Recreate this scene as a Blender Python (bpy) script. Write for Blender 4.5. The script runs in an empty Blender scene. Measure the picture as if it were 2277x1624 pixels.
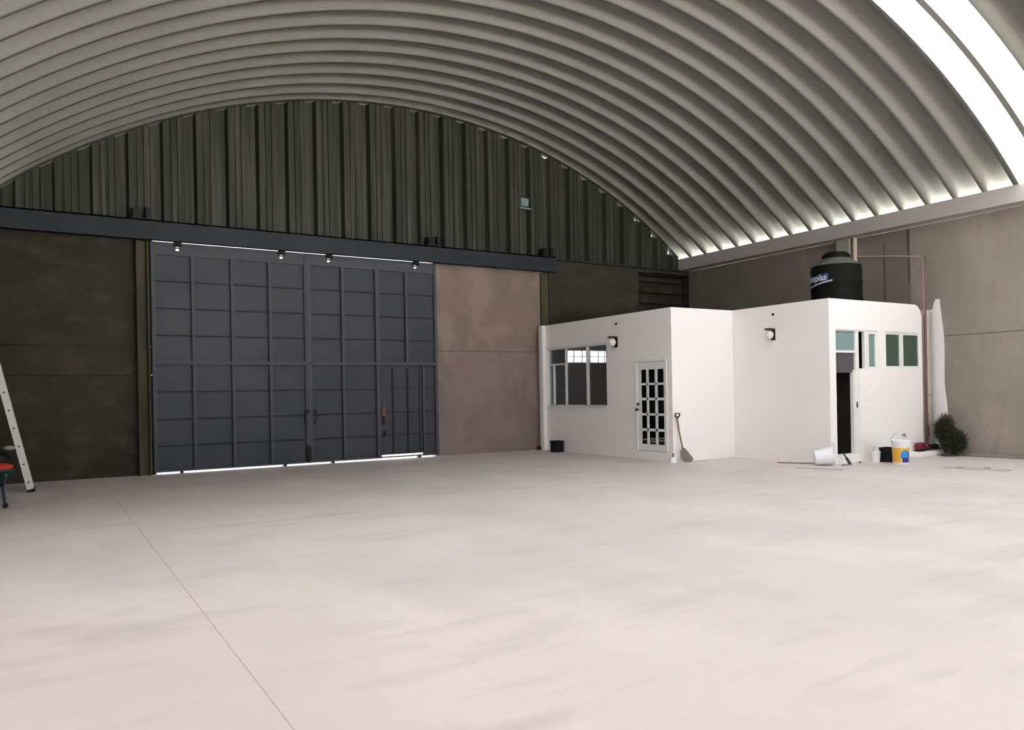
import bpy, bmesh, math, random
from mathutils import Vector, Matrix
random.seed(7)
S = bpy.context.scene
COL = S.collection

# ------------------------------------------------------------ camera
FPX, YAW, ROLL, PPY = 1708.376, 0.5513, -0.0184, 872.63
f = Vector((math.sin(YAW), math.cos(YAW), 0)); r = Vector((math.cos(YAW), -math.sin(YAW), 0)); u = Vector((0, 0, 1))
R_ = r*math.cos(ROLL) + u*math.sin(ROLL); U_ = -r*math.sin(ROLL) + u*math.cos(ROLL)
cam = bpy.data.cameras.new('camera'); co = bpy.data.objects.new('camera', cam); COL.objects.link(co)
m = Matrix.Identity(4)
for i in range(3):
    m[i][0] = R_[i]; m[i][1] = U_[i]; m[i][2] = -f[i]
m[0][3], m[1][3], m[2][3] = 0, -18.378, 1.65
co.matrix_world = m
cam.sensor_width = 36; cam.lens = FPX/2277*36; cam.shift_y = (PPY-812)/2277
cam.clip_start = .05; cam.clip_end = 400
S.camera = co

# ------------------------------------------------------------ world, sun, added doorway fill, exposure
w = bpy.data.worlds.new('world'); S.world = w; w.use_nodes = True
w.node_tree.nodes['Background'].inputs[0].default_value = (.93, .97, 1, 1)
w.node_tree.nodes['Background'].inputs[1].default_value = 5.0
sl = bpy.data.lights.new('sun', 'SUN'); sl.energy = 260; sl.angle = .02; sl.color = (1, .97, .92)
so = bpy.data.objects.new('sun', sl); COL.objects.link(so)
so.rotation_euler = Vector((.55, -.22, .80)).to_track_quat('Z', 'Y').to_euler()
al = bpy.data.lights.new('doorway_fill', 'AREA'); al.shape = 'RECTANGLE'; al.size = 11.0; al.size_y = 5.0  # area lamp added in the unseen doorway to stand in for daylight
al.energy = 60; al.color = (1, .985, .96)
ao = bpy.data.objects.new('doorway_fill', al); COL.objects.link(ao)
ao.location = (8.5, -33.9, 2.6); ao.rotation_euler = (math.radians(90), 0, 0)
S.view_settings.view_transform = 'Standard'; S.view_settings.look = 'None'
S.view_settings.gamma = 1; S.view_settings.use_curve_mapping = False
S.view_settings.exposure = 0.10
SKY_E = 6.0

# ------------------------------------------------------------ materials
def mat(name, col, rough=.6, metal=0.0, noise=None, bump=0, spec=.4):
    """noise: list of (scale, (sx,sy,sz), colour, amount, lo, hi) mixed over the base"""
    M = bpy.data.materials.new(name); M.use_nodes = True
    N = M.node_tree.nodes; L = M.node_tree.links; B = N['Principled BSDF']
    B.inputs['Roughness'].default_value = rough; B.inputs['Metallic'].default_value = metal
    B.inputs['Specular IOR Level'].default_value = spec
    B.inputs['Base Color'].default_value = (*col, 1)
    if noise:
        g = N.new('ShaderNodeNewGeometry'); out = None
        for (sc, st, c2, amt, lo, hi) in noise:
            mp = N.new('ShaderNodeMapping'); mp.inputs['Scale'].default_value = st
            mp.inputs['Location'].default_value = (sc*3.1, sc*1.7, sc)
            L.new(g.outputs['Position'], mp.inputs['Vector'])
            n = N.new('ShaderNodeTexNoise'); n.inputs['Scale'].default_value = sc
            n.inputs['Detail'].default_value = 5; L.new(mp.outputs[0], n.inputs['Vector'])
            mr = N.new('ShaderNodeMapRange'); mr.inputs['From Min'].default_value = lo; mr.inputs['From Max'].default_value = hi
            mr.inputs['To Max'].default_value = amt
            L.new(n.outputs['Fac'], mr.inputs['Value'])
            mx = N.new('ShaderNodeMix'); mx.data_type = 'RGBA'
            L.new(mr.outputs[0], mx.inputs['Factor'])
            if out is None: mx.inputs['A'].default_value = (*col, 1)
            else: L.new(out, mx.inputs['A'])
            mx.inputs['B'].default_value = (*c2, 1); out = mx.outputs['Result']
        L.new(out, B.inputs['Base Color'])
        if bump:
            bp = N.new('ShaderNodeBump'); bp.inputs['Strength'].default_value = bump; bp.inputs['Distance'].default_value = .02
            L.new(n.outputs['Fac'], bp.inputs['Height']); L.new(bp.outputs[0], B.inputs['Normal'])
    return M
def glass(name, tint, trans=.6, frost=0.0):
    M = bpy.data.materials.new(name); M.use_nodes = True
    N = M.node_tree.nodes; L = M.node_tree.links; N.remove(N['Principled BSDF'])
    o = N['Material Output']; t = N.new('ShaderNodeBsdfTransparent'); t.inputs[0].default_value = (*[x*trans for x in tint], 1)
    g = N.new('ShaderNodeBsdfGlossy'); g.inputs['Roughness'].default_value = .03
    fr = N.new('ShaderNodeLayerWeight'); fr.inputs[0].default_value = .5
    pw = N.new('ShaderNodeMath'); pw.operation = 'POWER'; pw.inputs[1].default_value = 4; L.new(fr.outputs['Facing'], pw.inputs[0])
    ml = N.new('ShaderNodeMath'); ml.operation = 'MULTIPLY_ADD'; ml.inputs[1].default_value = .6; ml.inputs[2].default_value = .05; L.new(pw.outputs[0], ml.inputs[0])
    mx = N.new('ShaderNodeMixShader'); L.new(ml.outputs[0], mx.inputs[0]); src = t
    if frost:
        d = N.new('ShaderNodeBsdfDiffuse'); d.inputs[0].default_value = (*tint, 1)
        m2 = N.new('ShaderNodeMixShader'); m2.inputs[0].default_value = frost
        L.new(t.outputs[0], m2.inputs[1]); L.new(d.outputs[0], m2.inputs[2]); src = m2
    L.new(src.outputs[0], mx.inputs[1]); L.new(g.outputs[0], mx.inputs[2]); L.new(mx.outputs[0], o.inputs[0])
    return M
def emis(name, col, e):
    M = bpy.data.materials.new(name); M.use_nodes = True; B = M.node_tree.nodes['Principled BSDF']
    B.inputs['Base Color'].default_value = (.8, .8, .8, 1)
    B.inputs['Emission Color'].default_value = (*col, 1); B.inputs['Emission Strength'].default_value = e
    return M

m_floor = mat('concrete_floor', (.655, .585, .562), .6, 0, [
    (.22, (1, 1, 1), (.57, .51, .485), .8, .42, .62), (.9, (1, .45, 1), (.72, .65, .61), .7, .45, .7),
    (1.3, (.5, 1.6, 1), (.49, .435, .415), .6, .55, .75), (3.2, (.35, 1.6, 1), (.53, .475, .45), .5, .58, .75), (9, (1, 1, 1), (.60, .54, .51), .3, .4, .7)], .05, .35)
m_conc = mat('grey_brown_concrete', (.30, .262, .23), .9, 0, [
    (.35, (1, 1, 1), (.22, .192, .162), .8, .4, .62), (1.1, (1, 1, .6), (.36, .31, .275), .6, .5, .7), (2.6, (1, 1.6, .5), (.20, .175, .15), .5, .56, .7),
    (14, (1, 1, 1), (.25, .22, .19), .5, .4, .7)], .15, .2)
m_concd = mat('weathered_shaded_concrete', (.046, .040, .032), .9, 0, [  # weathered tone mixed with shade of the back corners, both put into the colour
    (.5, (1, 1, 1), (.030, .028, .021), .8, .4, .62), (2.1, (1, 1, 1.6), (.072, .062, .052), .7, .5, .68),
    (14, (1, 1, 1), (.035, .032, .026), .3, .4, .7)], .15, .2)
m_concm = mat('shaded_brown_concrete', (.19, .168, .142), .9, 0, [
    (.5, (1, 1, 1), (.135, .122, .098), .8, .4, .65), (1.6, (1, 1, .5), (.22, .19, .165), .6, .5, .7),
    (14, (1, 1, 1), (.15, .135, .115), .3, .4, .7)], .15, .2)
m_concp = mat('pinkish_brown_concrete', (.215, .168, .150), .9, 0, [
    (.5, (1, 1, 1), (.16, .128, .10), .9, .4, .6), (1.6, (1, 1, .8), (.26, .205, .19), .7, .48, .66),
    (14, (1, 1, 1), (.24, .20, .17), .3, .4, .7)], .15, .2)
m_joint = mat('dark_joint', (.05, .045, .04), .95)
m_galv = mat('galvanised_sheet', (.21, .211, .192), .7, 0, [
    (.6, (1, 1, 1), (.175, .177, .157), .6, .4, .65), (25, (1, 1, 1), (.25, .25, .23), .35, .45, .65)], .03, .12)
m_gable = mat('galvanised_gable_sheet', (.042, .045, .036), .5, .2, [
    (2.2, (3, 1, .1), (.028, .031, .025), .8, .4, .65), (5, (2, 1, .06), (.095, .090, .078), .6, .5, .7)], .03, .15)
m_beamlt = mat('pale_grey_painted_steel', (.40, .375, .35), .6, .1, [(1.2, (1, 1, 1), (.34, .32, .30), .5, .4, .7)])
m_beamdk = mat('dark_blue_grey_steel', (.028, .033, .040), .5, .1, [(.8, (1, 1, 1), (.022, .026, .030), .7, .4, .65)], 0, .12)
m_gate = mat('dark_grey_gate_paint', (.056, .060, .070), .45, .1, [
    (.5, (1, 1, 1), (.044, .049, .057), .7, .4, .6), (2.5, (1, 1, 1), (.066, .067, .074), .4, .5, .7)], .05, .12)
m_gatef = mat('gate_frame_paint', (.066, .071, .083), .5, 0, spec=.15)
m_gatedk = mat('gate_bar_shadow_paint', (.030, .033, .040), .6, 0, spec=.1)  # bars coloured darker to paint in their shadow lines
m_olive = mat('olive_weathered_column', (.075, .07, .04), .8, .1, [(2, (1, 1, .3), (.04, .035, .02), .8, .4, .65)])
m_white = mat('white_wall_paint', (.90, .865, .85), .75, 0, [(.5, (1, 1, 1), (.87, .84, .82), .5, .4, .6)], 0, .3)
m_frame = mat('white_frame_paint', (.80, .81, .79), .4)
m_dark = mat('black_plastic', (.009, .009, .010), .5, spec=.2)
m_tank = mat('black_tank_plastic', (.004, .005, .004), .6, 0, [(1.5, (1, 1, 1), (.008, .009, .008), .5, .4, .6)], 0, .08)
m_shoulder = mat('grey_tank_shoulder', (.10, .103, .09), .7)  # shoulder coloured a lighter grey than the tank body
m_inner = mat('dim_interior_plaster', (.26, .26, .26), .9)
m_gloom = mat('painted_interior_gloom', (.02, .019, .017), .8)  # gloom of the unlit interior painted as near-black surfaces
m_glass = glass('clear_window_glass', (.93, .95, .97), .95)
m_gdark = glass('dark_door_glass', (.45, .5, .5), .5)
m_teal = glass('frosted_teal_glass', (.24, .35, .35), .3, .75)
m_green = glass('green_tinted_glass', (.08, .13, .105), .3, .6)
m_greyp = mat('plain_grey_panel', (.07, .07, .078), .7)  # plain grey for the panel across the upper doorway
m_shade = mat('lamp_globe_glass', (.75, .72, .69), .3)
m_black_metal = mat('bronze_black_metal', (.03, .027, .025), .4, .5)
m_alu = mat('brushed_aluminium', (.62, .60, .57), .45, .35)
m_cream = mat('cream_plastic_pipe', (.58, .50, .42), .55)
m_maroon = mat('rusty_maroon_pipe', (.13, .075, .065), .7, .1, [(3, (1, 1, .4), (.08, .05, .045), .8, .4, .6)])
m_pipe = mat('weathered_grey_pipe', (.30, .27, .24), .6)
m_rust = mat('rusty_lock', (.17, .075, .035), .8)
m_redp = mat('dark_red_pump_paint', (.13, .012, .018), .4)
m_red = mat('red_cloth', (.45, .03, .02), .8)
m_greenp = mat('green_tray_paint', (.01, .05, .03), .5)
m_blue = mat('dark_blue_steel', (.02, .04, .075), .5)
m_yel = mat('orange_yellow_label', (.80, .42, .04), .5)
m_bluel = mat('blue_label', (.04, .25, .65), .5)
m_navy = mat('navy_label', (.02, .03, .22), .5)
m_pail = mat('white_pail_plastic', (.82, .84, .88), .4)
m_wood = mat('worn_wood', (.23, .16, .11), .8)
m_shov = mat('grey_brown_blade', (.20, .155, .13), .7, .2)
m_leaf = mat('dull_green_foliage', (.035, .042, .022), .9)
m_leafb = mat('brown_foliage', (.09, .065, .045), .9)
m_sky = emis('translucent_skylight_sheet', (.97, .98, 1), SKY_E)
m_gutter = mat('bright_gutter_metal', (.75, .74, .72), .5)
m_ground = mat('pale_outside_paving', (.6, .58, .55), .9)
m_logo = mat('white_logo_print', (.45, .5, .58), .5)
m_logob = mat('blue_logo_print', (.035, .06, .16), .5)
m_fixture = mat('pale_blue_plastic', (.17, .23, .22), .5)
m_lid = mat('drain_cover_concrete', (.52, .50, .46), .8, 0, [(6, (1, 1, 1), (.40, .38, .36), .6, .45, .6)])

# ------------------------------------------------------------ helpers
def tag(o, label=None, cat=None, group=None, kind=None):
    if label: o['label'] = label
    if cat: o['category'] = cat
    if group: o['group'] = group
    if kind: o['kind'] = kind
    return o
class MB:
    def __init__(s): s.b = bmesh.new()
    def box(s, x0, x1, y0, y1, z0, z1, bev=0):
        ret = bmesh.ops.create_cube(s.b, size=1)
        vs = ret['verts']
        for v in vs:
            v.co = Vector(((x0+x1)/2+v.co.x*(x1-x0), (y0+y1)/2+v.co.y*(y1-y0), (z0+z1)/2+v.co.z*(z1-z0)))
        if bev:
            es = list({e for v in vs for e in v.link_edges})
            bmesh.ops.bevel(s.b, geom=es, offset=bev, segments=2, affect='EDGES')
        return s
    def tube(s, pts, rad, seg=10, cap=True):
        pts = [Vector(p) for p in pts]; rings = []; up = None
        for i, p in enumerate(pts):
            if i == 0: d = pts[1]-p
            elif i == len(pts)-1: d = p-pts[i-1]
            else: d = (pts[i+1]-p).normalized()+(p-pts[i-1]).normalized()
            d.normalize()
            if up is None:
                up = d.orthogonal().normalized()
            up = (up - d*up.dot(d)).normalized(); sd = d.cross(up)
            rr = rad[i] if isinstance(rad, (list, tuple)) else rad
            rings.append([s.b.verts.new(p+(up*math.cos(a)+sd*math.sin(a))*rr) for a in [2*math.pi*k/seg for k in range(seg)]])
        for a, b in zip(rings, rings[1:]):
            for k in range(seg): s.b.faces.new((a[k], a[(k+1) % seg], b[(k+1) % seg], b[k]))
        if cap:
            s.b.faces.new(rings[0][::-1]); s.b.faces.new(rings[-1])
        return s
    def lathe(s, prof, cx=0, cy=0, seg=40, a0=0, a1=2*math.pi):
        full = abs(a1-a0-2*math.pi) < 1e-6; n = seg if full else seg+1
        rings = [[s.b.verts.new((cx+rr*math.cos(a0+(a1-a0)*k/seg), cy+rr*math.sin(a0+(a1-a0)*k/seg), z)) for k in range(n)] for rr, z in prof]
        for a, b in zip(rings, rings[1:]):
            for k in range(seg):
                k2 = (k+1) % n
                s.b.faces.new((a[k], a[k2], b[k2], b[k]))
        if full:
            s.b.faces.new(rings[0][::-1]); s.b.faces.new(rings[-1])
        return s
    def prism(s, pts, vec):
        """closed polygon extruded along vec"""
        vec = Vector(vec); a = [s.b.verts.new(p) for p in pts]; b = [s.b.verts.new(Vector(p)+vec) for p in pts]
        n = len(pts); s.b.faces.new(a); s.b.faces.new(b[::-1])
        for i in range(n): s.b.faces.new((a[i], b[i], b[(i+1) % n], a[(i+1) % n]))
        return s
    def sphere(s, c, rad, sc=(1, 1, 1), seg=16):
        vs = bmesh.ops.create_uvsphere(s.b, u_segments=seg, v_segments=seg//2+2, radius=rad)['verts']
        for v in vs: v.co = Vector((c[0]+v.co.x*sc[0], c[1]+v.co.y*sc[1], c[2]+v.co.z*sc[2]))
        return s
    def xform(s, M):
        bmesh.ops.transform(s.b, matrix=M, verts=s.b.verts); return s
    def build(s, name, material, parent=None, smooth=False):
        bmesh.ops.recalc_face_normals(s.b, faces=s.b.faces)
        me = bpy.data.meshes.new(name); s.b.to_mesh(me); s.b.free(); me.materials.append(material)
        if smooth:
            for p in me.polygons: p.use_smooth = True
            try: me.set_sharp_from_angle(angle=math.radians(40))
            except Exception: pass
        o = bpy.data.objects.new(name, me); COL.objects.link(o)
        if parent:
            o.parent = parent; o.matrix_parent_inverse = Matrix.Translation(-Vector(parent.location))
            if parent.type != 'EMPTY' or parent.parent: o.matrix_parent_inverse = Matrix.Identity(4)
        return o
def thing(name, loc, label, cat, group=None, kind=None):
    o = bpy.data.objects.new(name, None); COL.objects.link(o); o.location = loc; o.empty_display_size = .1
    return tag(o, label, cat, group, kind)
def B(*a, **k): return MB().box(*a, **k)

# ------------------------------------------------------------ room shell
FRONT = -34.0
XL, XR = -1.15, 18.18
XC, ZC, RR = 8.515, -5.718, 14.82
tag(B(-1.6, 18.7, FRONT-.2, .02, -.2, 0).build('floor', m_floor), 'pale pinkish concrete slab floor of the warehouse', 'floor', kind='structure')
tag(B(-30, 50, -70, 60, -.3, -.21).build('ground_outside', m_ground), 'pale paving outside the warehouse', 'ground', kind='structure')
tag(B(-1.6, 12, .021, 12, -.2, -.012).build('pavement_outside', m_ground), 'pale apron outside under the big gate', 'ground', kind='structure')
# floor control joint as a shallow dark groove filling
tag(B(1.042, 1.050, -33, -.3, -.003, .0012).build('trim_1', mat('joint_filler', (.47, .41, .385), .9)), 'thin straight saw-cut joint line in the floor slab', 'floor joint', kind='structure')

def panels(name, boxes, back, material, **k):
    """wall of precast panels (boxes) in front of a dark joint backing (a child)"""
    b = MB()
    for q in boxes: b.box(*q)
    o = b.build(name, material)
    j = MB()
    for q in back: j.box(*q)
    j.build('joint_backing', m_joint, o)
    return tag(o, **k)
g = .006
# back wall: left panels, gate opening, right panels
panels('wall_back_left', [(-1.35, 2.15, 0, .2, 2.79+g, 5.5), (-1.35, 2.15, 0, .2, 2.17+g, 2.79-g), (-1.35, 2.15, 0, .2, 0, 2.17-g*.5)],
       [(-1.3, 2.08, .05, .19, 0.01, 5.49)], m_concd, label='dark weathered concrete wall left of the big gate, shade mixed into its colour', cat='wall', kind='structure')
panels('wall_back', [(8.91, 12.40, 0, .2, 2.79+g, 5.5), (8.91, 12.40, 0, .2, 0, 2.79-g),
                     (2.15, 8.91, .1, .2, 5.22, 5.5)],
       [(8.95, 12.38, .05, .19, .01, 5.49)], m_concp,
       label='pinkish brown concrete wall between the gate and the office', cat='wall', kind='structure')
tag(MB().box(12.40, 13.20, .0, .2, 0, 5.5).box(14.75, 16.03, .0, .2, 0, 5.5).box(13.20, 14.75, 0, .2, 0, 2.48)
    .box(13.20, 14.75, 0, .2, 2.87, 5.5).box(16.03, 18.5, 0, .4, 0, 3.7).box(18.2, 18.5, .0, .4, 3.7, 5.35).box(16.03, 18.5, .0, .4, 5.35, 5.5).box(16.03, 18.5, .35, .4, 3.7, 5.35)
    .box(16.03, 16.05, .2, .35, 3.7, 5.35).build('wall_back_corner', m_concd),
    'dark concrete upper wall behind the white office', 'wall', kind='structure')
tag(B(-1.35, XL, -6, 0, 0, 5.5).build('wall_left', m_concd), 'unseen left side wall behind the ladder, toned dark to hold shade', 'wall', kind='structure')  # out of view; dark tone chosen to keep the far left corner shaded
tag(B(-1.35, XL, FRONT, -6.001, 0, 5.5).build('wall_left_front', m_white), 'unseen front part of the left wall, white added to bounce light', 'wall', kind='structure')  # out of view; white added as a bounce surface for the office walls
# right wall with panel joints
rb = []
ys = [0, -3.4, -6.81, -7.50, -14.5, -21.5, -28.5, FRONT]
for a, b in zip(ys, ys[1:]):
    for z0, z1 in ((0, 2.79), (2.79, 5.5)): rb.append((XR, XR+.2, b+g*.6, a-g*.6, z0+(g if z0 else 0), z1-g))
panels('wall_right_back', [q for q in rb if q[2] > -7.6], [(XR+.05, XR+.19, -7.5, 0, 0.01, 5.49)], m_concm, label='darker brown concrete wall panels behind the water tank', cat='wall', kind='structure')
wrb = bpy.data.objects['wall_right_back']
for yy, za, zb, ww in ((-7.47, 4.05, 5.45, .045), (-6.84, 3.6, 5.2, .02)):
    pp = [(XR-.001, yy-ww*.5, zb), (XR-.001, yy+ww, zb), (XR-.001, yy+ww*.7, (za+zb)/2), (XR-.001, yy+ww*.5, za+.2), (XR-.001, yy, za), (XR-.001, yy-ww*.6, za+.3), (XR-.001, yy-ww*.3, (za+zb)/2)]
    MB().prism(pp, (-.002, 0, 0)).build('stain_streak', mat('damp_stain', (.075, .060, .045), .9), wrb)
rb = [q for q in rb if q[2] < -7.6]
wr = panels('wall_right', rb, [(XR+.05, XR+.19, FRONT, -7.51, 0.01, 5.49)], m_conc, label='grey brown concrete panel wall on the right', cat='wall', kind='structure')
# white painted patch on the right wall beside the office (wavy brushed edge)
edge = [(-8.30, .62), (-8.34, .80), (-8.355, 1.0), (-8.34, 1.25), (-8.31, 1.5), (-8.295, 1.7), (-8.30, 2.1), (-8.305, 2.5), (-8.30, 2.75), (-8.28, 3.0), (-8.25, 3.25), (-8.225, 3.5), (-8.215, 3.67), (-8.12, 3.68), (-8.07, 3.60), (-8.04, 3.45), (-7.9, 3.42)]
pts = [(XR-.003, y, z) for y, z in edge] + [(XR-.003, -7.9, 0.13), (XR-.003, -8.12, .13), (XR-.003, -8.16, .5)]
MB().prism(pts, (-.004, 0, 0)).build('painted_patch', m_white, wr)['label'] = 'wavy edged white painted patch'
tag(MB().box(18.03, XR, FRONT, -8.45, 0, .07, .015).build('baseboard_right', m_conc), 'low concrete kerb along the foot of the right wall', 'kerb', kind='structure')
# front end wall with the wide open doorway behind the camera
tag(MB().box(-1.35, 2.9, FRONT-.2, FRONT, 0, 5.5).box(14.1, 18.4, FRONT-.2, FRONT, 0, 5.5).box(2.9, 14.1, FRONT-.2, FRONT, 5.2, 5.5)
    .build('wall_front', m_conc), 'concrete end wall with the open entrance', 'wall', kind='structure')
def arch_z(x, dr=0): return ZC + math.sqrt(max((RR+dr)**2-(x-XC)**2, 0))
gp = [(x, FRONT, arch_z(x)) for x in [XC-9.3+18.6*i/40 for i in range(41)]]
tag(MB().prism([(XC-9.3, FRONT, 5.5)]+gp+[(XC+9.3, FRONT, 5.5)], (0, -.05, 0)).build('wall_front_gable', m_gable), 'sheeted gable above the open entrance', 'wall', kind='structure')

# vaulted corrugated roof
def profile():
    P = [(.255, 0, 0), (.055, 0, 0)]
    for k in range(0, 54):
        yc = -.20-.64*k
        P += [(yc+.205, .16, k), (yc+.035, .150, k), (yc-.035, .150, k), (yc-.205, .16, k), (yc-.262, 0, k), (yc-.378, 0, k)]
    return P
P = profile()   # the first two points are the end rib over the gable
SKYK = {16, 17, 21, 22, 33, 34}  # first pair is in view; later pairs are unseen, added to light the hall
def vault(name, material, keep, NPH=72):
    b = bmesh.new(); PH = math.asin(9.52/RR)
    for i in range(len(P)-1):
        (y0, d0, k0), (y1, d1, k1) = P[i], P[i+1]
        kind_ = (i-2) % 6
        kk = k0 if kind_ < 4 else (k1 if kind_ == 5 else k0)
        sky = (kind_ in (0, 1, 2, 3) and k0 in SKYK) or (kind_ == 5 and k1 in SKYK)
        if sky != keep: continue
        prev = None
        for j in range(NPH+1):
            ph = -PH+2*PH*j/NPH
            c = [b.verts.new((XC+(RR+d)*math.sin(ph), y, ZC+(RR+d)*math.cos(ph))) for y, d in ((y0, d0), (y1, d1))]
            if prev: b.faces.new((prev[0], prev[1], c[1], c[0]))
            prev = c
    bmesh.ops.remove_doubles(b, verts=b.verts, dist=1e-4)
    bmesh.ops.recalc_face_normals(b, faces=b.faces)
    me = bpy.data.meshes.new(name); b.to_mesh(me); b.free(); me.materials.append(material)
    for p_ in me.polygons: p_.use_smooth = True
    me.set_sharp_from_angle(angle=math.radians(78))
    o = bpy.data.objects.new(name, me); COL.objects.link(o); return o
tag(vault('ceiling', m_galv, False), 'curved corrugated galvanised steel arch roof', 'ceiling', kind='structure')
tag(vault('window_5', m_sky, True), 'bright translucent skylight strips in the arch roof, rear ones added for light', 'skylight', kind='structure')
# small dark clips on the roof ribs
for x, y, lab in ((3.22, -2.14, 'above the left leaf of the gate'), (8.29, -2.45, 'above the right end of the gate'), (13.47, -2.30, 'above the white office window'), (13.26, -8.07, 'high up left of the skylight')):
    ph = math.asin((x-XC)/RR); R1 = RR+.12
    M = Matrix.Translation((XC+R1*math.sin(ph), y, ZC+R1*math.cos(ph))) @ Matrix.Rotation(ph, 4, 'Y')
    tag(MB().box(-.07, .07, -.025, .025, -.02, .03, .005).xform(M).build('roof_clip', m_dark), 'tiny dark clip on the arch roof '+lab, 'roof clip', 'roof clips')

# right gutter beam (open channel) and left one
def gutter(name, s, label):
    X = lambda d: XC + s*d
    def bx(b, a, c, z0, z1): b.box(min(X(a), X(c)), max(X(a), X(c)), FRONT, .15, z0, z1)
    b = MB(); bx(b, 9.235, 9.255, 5.50, 5.865); bx(b, 9.255, 9.66, 5.50, 5.515)
    o = tag(b.build(name, m_beamlt), label, 'gutter beam', kind='structure')
    c = MB(); bx(c, 9.27, 10.25, 5.520, 5.53); bx(c, 10.25, 10.27, 5.52, 5.75)
    c.build('gutter_channel', m_gutter, o)
gutter('trim_2', 1, 'pale grey steel gutter beam along the top of the right wall')
gutter('trim_3', -1, 'pale grey steel gutter beam along the top of the left wall')

# gable sheeting over the gate
b = MB(); T0, PER = .196, .69
xs = []
k = -2
while T0+PER*k < 18.3:
    c = T0+PER*k
    xs += [(c-.14, .04, 0), (c-.10, .22, 1), (c+.10, .22, 1), (c+.14, .04, 0), (c+.25, .04, 0), (c+.265, .07, 0), (c+.29, .07, 0), (c+.305, .04, 0), (c+.385, .04, 0), (c+.40, .07, 0), (c+.425, .07, 0), (c+.44, .04, 0)]
    k += 1
notch = {9.48: .05, 13.66: .07, 15.05: .05, 15.77: .06, 16.46: .08, 17.15: .12, 14.35: .03, 12.9: .02}
xs = [p for p in xs if -.75 < p[0] < 17.95]
vp = None
for x, y, t in xs:
    top = arch_z(x, .012)
    for nx, nd in notch.items():
        if t and abs(x-nx) < .2: top = arch_z(x, .0)-nd
    v0 = b.b.verts.new((x, y, 5.46)); v1 = b.b.verts.new((x, y, top))
    if vp: b.b.faces.new((vp[0], v0, v1, vp[1]))
    vp = (v0, v1)
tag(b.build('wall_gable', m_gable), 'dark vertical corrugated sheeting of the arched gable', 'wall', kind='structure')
# flashing along the arch edge
b = MB(); A = []
for i in range(61):
    x = XC-9.2+18.4*i/60; A.append((x, -.03, arch_z(x, .02)))
for i in range(60):
    p, q = A[i], A[i+1]
    b.prism([p, q, (q[0], q[1], q[2]-.035), (p[0], p[1], p[2]-.035)], (0, .05, 0))
tag(b.build('trim_4', m_gable), 'thin metal flashing where the gable meets the arch', 'flashing', kind='structure')
# track beam over the gate, ledge to the right of it
t = tag(MB().box(-1.14, 12.70, -.30, -.28, 5.06, 5.50).box(-1.14, 12.70, -.30, -.02, 5.47, 5.50).box(-1.14, 12.70, -.30, -.25, 5.06, 5.075)
        .build('trim_5', m_beamdk), 'dark blue grey steel beam across the wall above the gate', 'beam', kind='structure')
tag(MB().box(12.71, 17.74, -.10, 0, 5.46, 5.51).build('trim_6', m_beamdk), 'thin dark ledge under the gable sheeting behind the office', 'ledge', kind='structure')
for x, lab in ((1.92, 'dark bracket on the beam above the left olive column'), (8.85, 'dark bracket on the beam above the right end of the gate'), (12.45, 'dark bracket on the beam end above the right olive column')):
    t = thing('beam_bracket', (x, -.16, 5.5), lab, 'bracket', 'brackets on the gate beam')
    MB().box(x-.20, x+.20, -.28, -.04, 5.50, 5.53).build('base_plate', m_dark, t)
    MB().box(x-.17, x+.02, -.26, -.05, 5.53, 5.74).build('block', m_dark, t)
    MB().box(x+.08, x+.18, -.26, -.05, 5.53, 5.76).build('cleat', m_dark, t)
# columns by the gate
def hcol(name, x0, x1, y0, y1, z1, label, mtl=m_olive):
    b = MB().box(x0, x0+.03, y0, y1, 0, z1).box(x1-.03, x1, y0, y1, 0, z1).box(x0+.03, x1-.03, (y0+y1)/2+.03, (y0+y1)/2+.05, 0, z1)
    return tag(b.build(name, mtl), label, 'column', kind='structure')
hcol('trim_7', 1.80, 2.04, -.22, 0, 5.06, 'olive steel column left of the gate')
hcol('trim_8', 12.30, 12.62, -.08, -.001, 5.06, 'olive steel column at the left corner of the office')
tag(B(17.98, 18.179, -5.98, -5.62, 3.0, 5.50).build('trim_9', mat('column_concrete', (.24, .235, .19), .9)), 'grey green wall column above the water tank', 'column', kind='structure')
for y in (-12.5, -19, -25.5):
    pass
# louvred recess in the back corner
t = thing('wall_louvre', (17.1, .1, 3.7), 'dark louvred opening high in the back right corner', 'louvre', kind='structure')
t.name = 'window_6'
MB().box(16.04, 18.17, .06, .16, 3.70, 3.76).box(16.04, 18.17, .06, .16, 5.28, 5.34).box(16.05, 16.11, .06, .16, 3.76, 5.28).build('window_frame', m_dark, t)
for i in range(4):
    z = 4.02+.34*i
    MB().box(16.11, 18.17, .05, .09, z, z+.05).build('slat', m_dark, t)
# high window in the back wall behind the office
t = thing('window_4', (13.97, .1, 2.48), 'bright grid window in the back wall seen through the office glass', 'window', kind='structure')
b = MB().box(13.2, 14.75, .06, .12, 2.48, 2.505).box(13.2, 14.75, .06, .12, 2.845, 2.87).box(13.2, 14.75, .06, .12, 2.665, 2.685)
for i in range(6):
    x = 13.2+1.52*i/5; b.box(x, x+.03, .06, .12, 2.48, 2.87)
b.build('window_frame', m_frame, t)
MB().box(13.2, 14.75, .085, .09, 2.48, 2.87).build('pane', m_glass, t)

# ------------------------------------------------------------ office
OH = 3.517
W1, Y2, W3, Y4, XE = 12.22, -5.442, 14.204, -8.087, 17.63
TH = .15
def O(name, boxes, label, mtl=m_white):
    b = MB()
    for q in boxes: b.box(*q)
    return tag(b.build(name, mtl), label, 'wall', kind='structure')
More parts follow.
